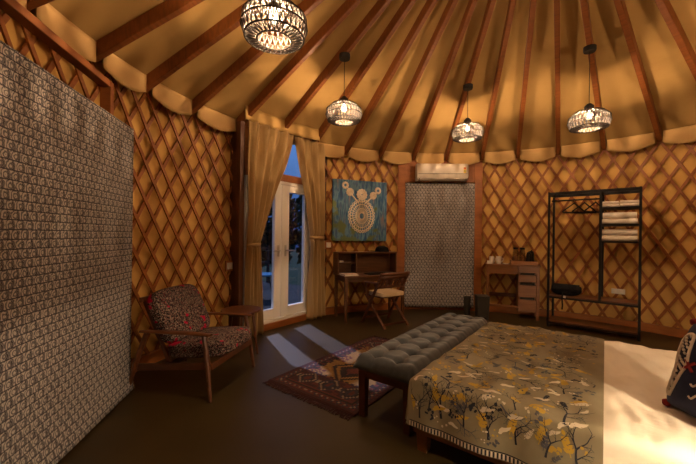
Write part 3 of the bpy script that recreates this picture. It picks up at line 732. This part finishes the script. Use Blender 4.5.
# ------------------------------------------------------------------ armchair
ch = thing('armchair', 'wooden armchair with speckled red and black print cushions by the left wall', 'armchair', (-1.335, 3.035, 0), R(-11))
for s in (-1, 1):
    y = s*.335
    MB().tube([(.355, y*1.08, 0), (.315, y*1.03, .30), (.275, y, .51)], [.013, .022, .019], 10).build('leg', m_walnut, ch)
    MB().tube([(-.40, y*1.08, 0), (-.33, y*1.03, .26), (-.245, y, .50)], [.013, .022, .018], 10).build('leg', m_walnut, ch)
    arm = MB()
    def af(u, v):
        x = -.30+.64*u; w = .024+.014*sin(pi*min(1, u*1.05))+.008*u
        c = Vector((x, y+s*.012*u, .505+.018*u-.015*(u-.5)**2+.012*max(0, u-.85)*-4))
        return c+Vector((0, w*cos(v), .011*sin(v)))
    arm.grid(af, lin(0, 1, 14), lin(0, 2*pi, 12)); 
    arm.build('armrest', m_walnut, ch)
    MB().beam((.335, y*.97, .27), (-.35, y*.97, .20), .022, .055).build('side_rail', m_walnut, ch, smooth=False, bevel=.004)
MB().beam((.335, -.33, .262), (.335, .33, .262), .024, .055).build('front_rail', m_walnut, ch, smooth=False, bevel=.004)
MB().beam((-.10, -.33, .215), (-.10, .33, .215), .03, .045).build('rear_rail', m_walnut, ch, smooth=False, bevel=.004)
bf = MB()
for yy in (-.24, -.08, .08, .24): bf.beam((-.10, yy, .22), (-.355, yy, .74), .02, .03, (1, 0, 0))
bf.beam((-.36, -.28, .745), (-.36, .28, .745), .024, .04); bf.build('back_frame', m_walnut, ch, smooth=False)
rt = Matrix.Rotation(R(5), 3, 'Y').inverted()
MB().blob((.135, 0, .352), (.285, .295, .068), 40, 12, .42, rot=rt, fn=lambda p: p+Vector((0, 0, .018*(1-(p.x/.29)**2)*(1-(p.y/.3)**2)*(p.z > 0)))).build('seat_cushion', m_speck, ch)
rb = Matrix.Rotation(R(-26), 3, 'Y')
MB().blob((-.185, 0, .592), (.068, .295, .245), 40, 14, .42, rot=rb, fn=lambda p: p+Vector((.018*(1-(p.z/.25)**2)*(1-(p.y/.3)**2)*(p.x > 0), 0, 0))).build('back_cushion', m_speck, ch)

# side table
stb = thing('side_table', 'small round dark wooden side table beside the armchair', 'table', (-1.165, 3.70, 0), .3)
MB().lathe([(0, .46), (.19, .46), (.212, .467), (.215, .478), (.21, .486), (0, .486)], 40).build('table_top', m_walnut, stb)
for k in range(3):
    a = 2*pi*k/3-.35
    MB().tube([(.13*cos(a), .13*sin(a), .46), (.185*cos(a), .185*sin(a), 0)], [.019, .011], 10).build('leg', m_walnut, stb)
MB().ring((0, 0, .445), .135, .016, 28, 8).build('apron_ring', m_walnut, stb)

# ------------------------------------------------------------------ bed, bench, rug share one direction
BO = Vector((.391, 2.029, 0)); BZ = math.atan2(-.608, .794)
WB, LB = 1.733, 2.05
bed = thing('bed', 'wide low wooden bed with mattress in the right foreground', 'bed', BO, BZ)
for y0 in (.03, WB-.055): MB().bb((.0, y0, .12), (LB, y0+.025, .27)).build('side_rail', m_bedwood, bed, smooth=False, bevel=.004)
MB().bb((.0, .03, .12), (.03, WB-.03, .27)).build('foot_rail', m_bedwood, bed, smooth=False, bevel=.004)
MB().bb((LB, -.02, .12), (LB+.05, WB+.02, 1.0)).build('headboard', m_bedwood, bed, smooth=False, bevel=.008)
for x in (.02, LB-.05):
    for y in (.085, WB-.09): MB().beam((x+.03, y, .14), (x+.03, y, 0), .075, .075, (0, 1, 0), 0, .06, .06).build('leg', m_bedwood, bed, smooth=False, bevel=.004)
MB().blob((LB/2+.01, WB/2, .352), (LB/2-.03, WB/2-.03, .086), 64, 12, .22).build('mattress', m_matt, bed)

RC = .05
def edge(v, lo, hi, ztop):
    """arc-length coordinate across the bed -> (position, drop, hang)"""
    if v < lo+RC:
        a = lo+RC-v
        if a < RC*pi/2: return lo+RC-RC*sin(a/RC), RC*(1-cos(a/RC)), 0
        return lo, RC+a-RC*pi/2, a-RC*pi/2
    if v > hi-RC:
        a = v-(hi-RC)
        if a < RC*pi/2: return hi-RC+RC*sin(a/RC), RC*(1-cos(a/RC)), 0
        return hi, RC+a-RC*pi/2, a-RC*pi/2
    return v, 0, 0
ZB = .462
def cloth(u, v, lo, zt, y0=-.004, ampf=1.0, foot=True):
    X, dx, hx = edge(u, lo, 99, zt) if foot else (u, 0, 0)
    Y, dy, hy = edge(v, y0, WB-y0, zt)
    z = zt-max(dx, dy)
    z += (.011*noise.noise((u*5, v*5, .3))+.007*noise.noise((u*13+v*4, v*7, 1.7))+.006*noise.noise((u*24, v*2.5, 4.2)))*(1 if max(dx, dy) < .02 else .2)
    fold = (noise.noise((u*7.0, .5, 2.1))*.026+sin(u*17+1.1)*.012)*ampf
    if hy > 0:
        sg = -1 if v < .5*WB else 1
        Y += sg*(min(1, hy/.22)*(.018+max(-.016, fold)))
    if hx > 0: X -= min(1, hx/.22)*(.012+max(-.01, noise.noise((v*7, .2, 5))*.02))
    return Vector((X, Y, max(z, .02)))
def Sb(u, v): return cloth(u, v, -.012, ZB+.010)
V0 = -.272; U0 = -.26; U1 = .925
us = lin(U0, RC*.9, 16)[:-1]+lin(RC*.9, U1, 34); vs = lin(V0, RC, 18)[:-1]+lin(RC, WB-RC, 60)[:-1]+lin(WB-RC, WB-V0, 14)
bl = MB().grid(Sb, us, vs)
bl.grid(lambda u, v: Sb(U1-.0015, v)+Vector((.0015-u*.0, 0, -u*.016)), [0, 1], vs)
def Sn(u, v, off=.0022):
    e = .004; p = Sb(u, v); a = Sb(u+e, v)-Sb(u-e, v); b = Sb(u, v+e)-Sb(u, v-e); n = a.cross(b)
    return p+(n.normalized() if n.length > 1e-9 else Vector((0, 0, 1)))*off
lvl = [0]
def poly(pts, mi):
    lvl[0] = (lvl[0]+1) % 8; off = .0016+.00018*lvl[0]
    bl.add([Sn(u, v, off) for u, v in pts], [tuple(range(len(pts)))], mi)
def ribbon(pts, w0, w1, mi):
    lvl[0] = (lvl[0]+1) % 8; off = .0016+.00018*lvl[0]; P = []
    n = len(pts)
    for i, (u, v) in enumerate(pts):
        a = pts[max(0, i-1)]; b = pts[min(n-1, i+1)]; dx, dy = b[0]-a[0], b[1]-a[1]; L = math.hypot(dx, dy) or 1
        w = (w0+(w1-w0)*i/(n-1))/2; P += [Sn(u-dy/L*w, v+dx/L*w, off), Sn(u+dy/L*w, v-dx/L*w, off)]
    bl.add(P, [(2*i, 2*i+1, 2*i+3, 2*i+2) for i in range(n-1)], mi)
rg = random.Random(11)
def ok(u, v): return .0 < u < U1-.03 and V0+.05 < v < WB+.2
def tree(u, v, h, ang, mi):
    def br(u, v, a, L, w, d):
        pts = [(u, v)]; aa = a; n = 4
        for i in range(n):
            aa += rg.uniform(-.18, .18); u += cos(aa)*L/n; v += sin(aa)*L/n; pts.append((u, v))
        if all(ok(*p) for p in pts): ribbon(pts, w, w*.55, mi)
        else: return
        if d > 0:
            for s in (-1, 1): br(u, v, aa+s*rg.uniform(.3, .75), L*rg.uniform(.62, .8), w*.6, d-1)
            um, vm = pts[2]; br(um, vm, aa+rg.choice((-1, 1))*rg.uniform(.5, .9), L*.55, w*.5, d-1)
    br(u, v, ang, h*.36, h*.050, 3)
def leaf(u, v, a, L, w, mi):
    ca, sa_ = cos(a), sin(a)
    pts = [(u+ca*x*L-sa_*y*w, v+sa_*x*L+ca*y*w) for x, y in ((0, 0), (.25, .5), (.6, .5), (1, 0), (.6, -.5), (.25, -.5))]
    if all(ok(*p) for p in pts): poly(pts, mi)
def sprig(u, v, h, ang, mi, n=5):
    pts = [(u+cos(ang)*h*t, v+sin(ang)*h*t) for t in lin(0, 1, 4)]
    if not all(ok(*p) for p in pts): return
    ribbon(pts, h*.04, h*.02, mi)
    for i in range(n):
        t = .2+.8*i/n; x, y = u+cos(ang)*h*t, v+sin(ang)*h*t
        for s in (-1, 1): leaf(x, y, ang+s*rg.uniform(.6, 1.0), h*.34*(1.1-.5*t), h*.17, mi)
    leaf(pts[-1][0], pts[-1][1], ang, h*.3, h*.16, mi)
def blobm(u, v, r, mi, n=9):
    a0 = rg.uniform(0, 6); pts = []
    for i in range(n):
        q = r*rg.uniform(.55, 1.1); t = a0+2*pi*i/n; pts.append((u+q*cos(t), v+q*sin(t)))
    if all(ok(*p) for p in pts): poly(pts, mi)
def cluster(u, v, r, mi, n):
    for i in range(n):
        t = rg.uniform(0, 2*pi); q = r*math.sqrt(rg.random()); blobm(u+q*cos(t), v+q*sin(t), r*rg.uniform(.22, .42), mi)
def bird(u, v, s, a, mi):
    sh = [(-.5, .02), (-.2, .16), (.1, .2), (.3, .34), (.42, .3), (.5, .22), (.4, .14), (.34, -.02), (.1, -.16), (-.15, -.12), (-.62, -.16)]
    ca, sa_ = cos(a), sin(a)
    pts = [(u+s*(x*ca-y*sa_), v+s*(x*sa_+y*ca)) for x, y in sh]
    if all(ok(*p) for p in pts): poly(pts, mi)
placed = []
def free(u, v, r):
    for a, b, c in placed:
        if math.hypot(u-a, v-b) < (r+c)*.8: return False
    placed.append((u, v, r)); return True
UP = pi/2+.1
for (kind, cnt, r) in (('tree', 46, .10), ('mustard', 60, .05), ('bird', 48, .045), ('shrub', 44, .05), ('sprig', 90, .04), ('dots', 130, .025)):
    tries = 0
    while cnt > 0 and tries < 2500:
        tries += 1; u = rg.uniform(.03, U1-.04); v = rg.uniform(V0+.06, WB+.15)
        if not free(u, v, r*.62): continue
        cnt -= 1; a = rg.choice((UP, UP, -.4, pi+.5))+rg.uniform(-.35, .35)
        if kind == 'tree': tree(u-cos(a)*.08, v-sin(a)*.08, rg.uniform(.14, .24), a, rg.choice((1, 1, 1, 4)))
        elif kind == 'mustard':
            if rg.random() < .5: cluster(u, v, .027, 2, 8)
            else: sprig(u, v-.05, rg.uniform(.055, .095), a, 2, 5)
        elif kind == 'bird': bird(u, v, rg.uniform(.05, .075), rg.uniform(-.6, .6)+rg.choice((0, pi)), rg.choice((3, 3, 3, 2)))
        elif kind == 'shrub': cluster(u, v, .027, rg.choice((1, 1, 4)), 9)
        elif kind == 'sprig': sprig(u, v, rg.uniform(.045, .08), rg.uniform(0, 6.28), rg.choice((1, 2, 3, 4, 4)), 4)
        else: cluster(u, v, .020, rg.choice((2, 3, 4, 3)), 3)
for k in range(7):
    tree(.07+k*.128, -.20+rg.uniform(-.02, .03), rg.uniform(.2, .3), pi/2+rg.uniform(-.25, .25), 1)
    sprig(.03+k*.13, -.20+rg.uniform(0, .12), .09, pi/2+rg.uniform(-.5, .5), rg.choice((2, 2, 4)), 4)
    bird(.05+k*.13, -.05+rg.uniform(-.08, .08), .07, rg.choice((0, pi)), rg.choice((2, 3, 3)))
# printed border along the hem
for u0 in lin(.0, U1-.03, 48)[:-1]:
    w = (U1-.03)/48
    for a, b, mi in ((u0, u0+w*.5, 3), (u0+w*.5, u0+w, 1)):
        bl.add([Sn(a, V0+.003, .0015), Sn(b, V0+.003, .0015), Sn(b, V0+.030, .0015), Sn(a, V0+.030, .0015)], [(0, 1, 2, 3)], mi)
ribbon([(u, V0+.036) for u in lin(.0, U1-.02, 60)], .005, .005, 1)
blk = bl.build('blanket', [m_bl, m_bl_d, m_bl_y, m_bl_c, m_bl_g], loc=BO, rz=BZ, sharp=50)
tag(blk, 'taupe blanket with printed trees, birds and mustard leaves over the bed foot', 'blanket')
def Ss(u, v): 
    p = cloth(u, v, 0, ZB+.001, .004, .6, False)
    p.z += (.009*noise.noise((u*5+v*5, v*1.5, 9)) + .006*noise.noise((u*13-v*4, v*3, 4)) + .005*noise.noise((u*26+v*8, v*5, 6))) if p.z > ZB-.03 else 0
    return p
sh = MB().grid(Ss, lin(.88, LB-.02, 80), lin(-.27, RC, 18)[:-1]+lin(RC, WB-RC, 60)[:-1]+lin(WB-RC, WB+.27, 14)).build('bed_sheet', m_sheet, loc=BO, rz=BZ, solid=.003)
tag(sh, 'cream white sheet covering the pillow end of the bed', 'sheet')

# navy embroidered pillow standing on the sheet
pl = thing('pillow', 'navy velvet pillow with white embroidery and red pompoms on the bed', 'pillow', loc_on(bed, 1.375, .365, ZB+.213), BZ+R(40))
PT = (Matrix.Rotation(R(16), 3, 'Y') @ Matrix.Rotation(R(3), 3, 'X'))
HS = .222
def pilf(side):
    def fn(a, b):
        e = (1-abs(a)**2.6)*(1-abs(b)**2.6); th = .115*max(0, e)**.45
        k = 1-.05*(1-abs(a*b))*max(abs(a), abs(b))**6
        return PT @ Vector((side*th, a*HS*k, b*HS*k))
    return fn
pb = MB(); pb.grid(pilf(-1), lin(-1, 1, 28), lin(-1, 1, 28)); pb.grid(pilf(1), lin(-1, 1, 28), lin(-1, 1, 28), flip=True)
pb.build('pillow_cover', m_navy, pl)
F = pilf(-1)
def onp(a, b, off=.003):
    e = .01; n = (F(a+e, b)-F(a-e, b)).cross(F(a, b+e)-F(a, b-e)); n = n.normalized()
    if (PT.inverted() @ n).x > 0: n = -n
    return F(a, b)+n*off
em = MB()
# far edge of the bed is +y: the pillow's left edge in the photo
ups = [(.60, .72), (.78, .68), (.85, .42), (.76, .10), (.69, -.15), (.74, -.45), (.84, -.72), (.74, -.74), (.60, -.45), (.52, -.14), (.44, .04), (.50, .25), (.53, .50)]
def smoothloop(P, it=3):
    for _ in range(it):
        Q = []
        for (x0, y0), (x1, y1) in zip(P, P[1:]+P[:1]): Q += [(x0*.75+x1*.25, y0*.75+y1*.25), (x0*.25+x1*.75, y0*.25+y1*.75)]
        P = Q
    return P
def mirror(P): return [(-a, b) for a, b in P]
for LP in (ups, mirror(ups)):
    L2 = smoothloop(LP, 2); em.tube([onp(a, b) for a, b in L2], .0065, 5, 0, True)
    for k in range(44):
        i = int((k+.5)*len(L2)/44) % len(L2); a, b = L2[i]; j = (len(L2)-i) % len(L2); a2, b2 = L2[j]
        t = .12+.5*((k*7) % 5)/5; p, q = a+(a2-a)*t, b+(b2-b)*t
        em.tube([onp(p-.025, q-.012), onp(p+.025, q+.012)], .0055, 4)
for z in (-.5, -.25, .25, .5):
    em.tube([onp(-.26+.52*t, z+.06*sin(t*12)) for t in lin(0, 1, 18)], .005, 4)
em.build('embroidery', m_stitch, pl)
for cy_ in (.40, -.40):
    xr = MB()
    for q in (-1, 1): xr.tube([onp(cy_-.10, .05-q*.10), onp(cy_, .05), onp(cy_+.10, .05+q*.10)], .007, 5)
    xr.build('red_stitches', m_redyarn, pl)
for a in (-1, 1):
    for b in (-1, 1):
        c = F(a*.97, b*.97)
        MB().blob(c, (.019, .019, .019), 12, 8, fn=lambda p: p*(1+.12*noise.noise(p*90))).build('pompom', m_redyarn, pl)

# bench at the foot of the bed
bn = thing('bench', 'long grey button tufted bench on dark wooden legs at the bed foot', 'bench', BO, BZ)
bx0, bx1, by0, by1 = -.515, -.055, .125, 1.90
fr = MB(); fr.bb((bx0+.03, by0+.03, .285), (bx0+.055, by1-.03, .345)); fr.bb((bx1-.055, by0+.03, .285), (bx1-.03, by1-.03, .345))
for y in (by0+.03, by1-.055): fr.bb((bx0+.03, y, .285), (bx1-.03, y+.025, .345))
fr.bb((bx0+.02, by0+.02, .335), (bx1-.02, by1-.02, .352)); fr.build('bench_frame', m_bench, bn, smooth=False, bevel=.004)
for x in (bx0+.05, bx1-.05):
    for y in (by0+.05, by1-.05): MB().beam((x, y, .335), (x, y, 0), .06, .06, (0, 1, 0), 0, .048, .048).build('leg', m_bench, bn, smooth=False, bevel=.004)
btn = []
NB = 9
for i in range(NB):
    for j in (0, 1):
        btn.append((bx0+.46*(.31 if j == 0 else .69), by0+(by1-by0)*(i+.5)/NB))
hx, hy = (bx1-bx0)/2, (by1-by0)/2; mx_, my_ = (bx0+bx1)/2, (by0+by1)/2
def ctop(a, b):
    x, y = mx_+a*hx, my_+b*hy
    ex = min(hx-abs(x-mx_), .05)/.05; ey = min(hy-abs(y-my_), .05)/.05
    z = .455-.045*((1-ex)**2.2)-.045*((1-ey)**2.2)
    for p, q in btn:
        d2 = (x-p)**2+(y-q)**2
        z -= .042*math.exp(-d2/.0013)
        if abs(y-q) < .3: z -= .010*math.exp(-((y-q)/.020)**2)*1.1*math.exp(-((x-p)/.12)**2)
    z -= .011*math.exp(-((x-btn[0][0])/.020)**2)+.011*math.exp(-((x-btn[1][0])/.020)**2)
    return Vector((x, y, z+.003*noise.noise((x*18, y*18, 0))))
cu = MB(); A_, B_ = lin(-1, 1, 56), lin(-1, 1, 190); cu.grid(ctop, A_, B_)
def skirt(P):
    n = len(P); rows = []
    for dz, o in ((0, 0), (.025, .010), (.05, .010), (.075, .0)):
        rows.append((dz, o))
    k = len(cu.v)
    for dz, o in rows:
        for p, nrm in P:
            zz = p.z+(.352-p.z)*dz/.075; cu.v.append((p.x+nrm[0]*o, p.y+nrm[1]*o, zz))
    for r in range(3):
        for i in range(n-1):
            cu.f.append((k+r*n+i, k+r*n+i+1, k+(r+1)*n+i+1, k+(r+1)*n+i)); cu.m.append(0)
skirt([(ctop(-1, b), (-1, 0)) for b in B_]); skirt([(ctop(1, b), (1, 0)) for b in B_[::-1]])
skirt([(ctop(a, -1), (0, -1)) for a in A_[::-1]]); skirt([(ctop(a, 1), (0, 1)) for a in A_])
cush = cu.build('bench_cushion', m_velvet, bn, sharp=70)
for p, q in btn:
    z = ctop((p-mx_)/hx, (q-my_)/hy).z
    MB().blob((p, q, z+.002), (.013, .013, .007), 10, 6).build('button', m_btn, cush)

# rug
rgn = thing('rug', 'red and gold patterned kilim rug with fringe under the bench', 'rug', BO, BZ)
RX0, RX1, RY0, RY1 = -1.455, -.50, .115, 1.80
def rugpat(x, y):
    """x across 0..1 (m), y along 0..1.68; returns colour slot"""
    Wd, Ln = RX1-RX0, RY1-RY0
    dx, dy = min(x, Wd-x), min(y, Ln-y); d = min(dx, dy)
    if d < .035: return 1
    if d < .10:
        t = (y if dx < dy else x)/.06; f = abs((t % 1)-.5)*2; g_ = abs(d-.0675)/.0325
        return 4 if f+g_ < .45 else (5 if f+g_ < .75 else 0)
    if d < .118: return 3
    if dy < .40 :
        yy = dy-.118
        if yy < .02: return 0
        if yy > .255: return 3 if int((x/.03)) % 2 else 2
        cxx = ((x-.118) % .248)-.124; cyy = yy-.135
        q = abs(cxx)*.9+max(0, abs(cyy)-.02)*.8
        if q < .022: return 0
        if q < .045: return 5
        if q < .075: return 4 if q > .06 else 3
        if q < .095: return 5
        if abs(cxx) > .10 and abs(cyy) < .03: return 4
        return 1 if (int(x/.06)+int(y/.06)) % 3 else 0
    mx2, my2 = abs(x-Wd/2), ((y-.40) % .44)-.22
    if dx < .16: return 3 if (int(y/.04) % 2) else 0
    if dx < .185 and int(y/.05) % 2: return 3
    st_ = mx2+abs(my2)*.9; st_ = math.floor(st_/.04)*.04
    if st_ < .08: return 0
    if st_ < .13: return 3
    if st_ < .20: return 2
    if st_ < .235: return 3
    if mx2 > .2 and abs(my2) > .13 and (int(x/.03)+int(y/.03)) % 2: return 0
    return 2
nx, ny = 49, 84; rb_ = MB()
for i in range(nx+1):
    for j in range(ny+1):
        x, y = RX0+(RX1-RX0)*i/nx, RY0+(RY1-RY0)*j/ny
        rb_.v.append((x, y, .010+.003*noise.noise((x*3, y*3, 0))))
for i in range(nx):
    for j in range(ny):
        k = i*(ny+1)+j; rb_.f.append((k, k+ny+1, k+ny+2, k+1)); rb_.m.append(rugpat((i+.5)*(RX1-RX0)/nx, (j+.5)*(RY1-RY0)/ny))
rb_.build('rug_pile', m_rg, rgn, solid=.008)
for y, sg in ((RY0, -1), (RY1, 1)):
    fg = MB(); fg.bb((RX0+.005, y-.006, .004), (RX1-.005, y+.006, .012))
    for k in range(120):
        x = RX0+.01+(RX1-RX0-.02)*k/119
        fg.tube([(x, y, .009), (x+random.uniform(-.006, .006), y+sg*.03, .006), (x+random.uniform(-.015, .015), y+sg*random.uniform(.05, .075), .004)], .003, 4)
    fg.build('fringe', m_rg[1], rgn)

# bedside table and lamp at the head of the bed
bt = thing('bedside_table', 'small dark bedside table at the near side of the bed head', 'table', loc_on(bed, 1.88, -.36, 0), BZ)
MB().bb((-.2, -.2, .47), (.2, .2, .50)).build('table_top', m_bench, bt, smooth=False, bevel=.004)
for x in (-.17, .17):
    for y in (-.17, .17): MB().bb((x-.02, y-.02, 0), (x+.02, y+.02, .47)).build('leg', m_bench, bt, smooth=False)
MB().bb((-.17, -.17, .14), (.17, .17, .155)).build('shelf', m_bench, bt, smooth=False)
bl_ = thing('table_lamp', 'bedside lamp with an open linen shade on the bedside table', 'lamp', loc_on(bt, 0, 0, .5005), 0)
MB().lathe([(0, 0), (.075, 0), (.075, .015), (.02, .03), (.03, .10), (.012, .20), (.01, .30), (0, .30)], 20).build('lamp_base', m_black, bl_)
MB().blob((0, 0, .335), (.03, .03, .04), 12, 8).build('bulb', m_bedbulb, bl_)
MB().lathe([(.15, .305), (.10, .50)], 32).build('lamp_shade', m_lampshade, bl_, solid=.003)
sp_ = MB()
for k in range(3): sp_.tube([(0, 0, .295), (.148*cos(2.1*k), .148*sin(2.1*k), .308)], .002, 5)
sp_.build('shade_spider', m_black, bl_)

# ------------------------------------------------------------------ outside the glass door
struct('deck', MB().bb((-3.2, .12, -.12), (3.2, 4.2, -.06)), m_deck, loc=DS, rz=DRZ, smooth=False)
rl = thing('railing', 'dark railing at the edge of the deck beyond the glass door', 'railing', loc_on(d1, 0, 3.9, -.06), DRZ)
for z in (.95, .55): MB().bb((-3, -.02, z), (3, .02, z+.06)).build('rail', m_bark, rl, smooth=False)
for x in lin(-3, 3, 4): MB().bb((x-.03, -.03, 0), (x+.03, .03, 1.05)).build('post', m_bark, rl, smooth=False)
lg = thing('lounge_chair', 'blue outdoor chair on the deck seen through the left door pane', 'chair', loc_on(d1, .38, 2.15, -.06), DRZ+.9)
MB().blob((0, 0, .36), (.32, .32, .07), 24, 8, .5).build('seat', m_blue, lg)
MB().grid(lambda u, v: Vector((.32*cos(u), .32*sin(u), .42+.28*v+.10*v*cos(u-pi/2))), lin(0, pi, 16), lin(0, 1, 5)).build('backrest', m_blue, lg, solid=.03)
MB().tube([(.34*cos(u), .34*sin(u), .72+.10*cos(u-pi/2)) for u in lin(-.1, pi+.1, 18)], .014, 8).build('rim_tube', m_chrome, lg)
for x in (-.24, .24):
    for y in (-.24, .24): MB().tube([(x*.8, y*.8, .32), (x, y, 0)], .014, 6).build('leg', m_bark, lg)
ot = thing('deck_table', 'small round table on the deck seen through the right pane', 'table', loc_on(d1, 1.35, 2.1, -.06), 0)
MB().lathe([(0, .5), (.3, .5), (.3, .53), (0, .53)], 28).build('table_top', m_blue, ot)
for k in range(3): MB().tube([(.15*cos(2.1*k), .15*sin(2.1*k), .5), (.24*cos(2.1*k), .24*sin(2.1*k), 0)], .014, 6).build('leg', m_bark, ot)
struct('ground', MB().bb((-30, 6, -.7), (30, 45, -.6)), m_leaf, smooth=False)
def outtree(x, y, h, w, lab, seed):
    t = thing('tree', lab, 'tree', (x, y, -.6), 0, 'trees beyond the deck'); rr = random.Random(seed)
    MB().tube([(0, 0, 0), (.05, 0, h*.4), (0, .05, h*.8)], [.12, .09, .04], 8).build('trunk', m_bark, t)
    lf = MB()
    for k in range(900):
        a, b = rr.uniform(0, 2*pi), rr.random()**.5; z = rr.uniform(.22, 1); pr = sin(pi*min(1, (1-z)*.9+.12))**.6
        c = Vector((w*b*pr*cos(a), w*b*pr*sin(a), h*z)); q = Vector((rr.uniform(-1, 1), rr.uniform(-1, 1), rr.uniform(-1, 1))).normalized(); e = q.orthogonal().normalized(); s = rr.uniform(.12, .26)
        f2 = q.cross(e); lf.add([c-e*s, c+f2*s*.5, c+e*s, c-f2*s*.5], [(0, 1, 2, 3)])
    lf.build('foliage', m_leaf, t, smooth=False)
outtree(-2.75, 12.5, 3.6, .85, 'dark tree beyond the deck seen in the left door pane', 1)
outtree(-1.3, 13.5, 3.9, .9, 'dark tree beyond the deck seen in the right door pane', 2)
outtree(-4.6, 14.0, 4.0, .9, 'dark tree beyond the deck hidden mostly behind the left curtain', 3)
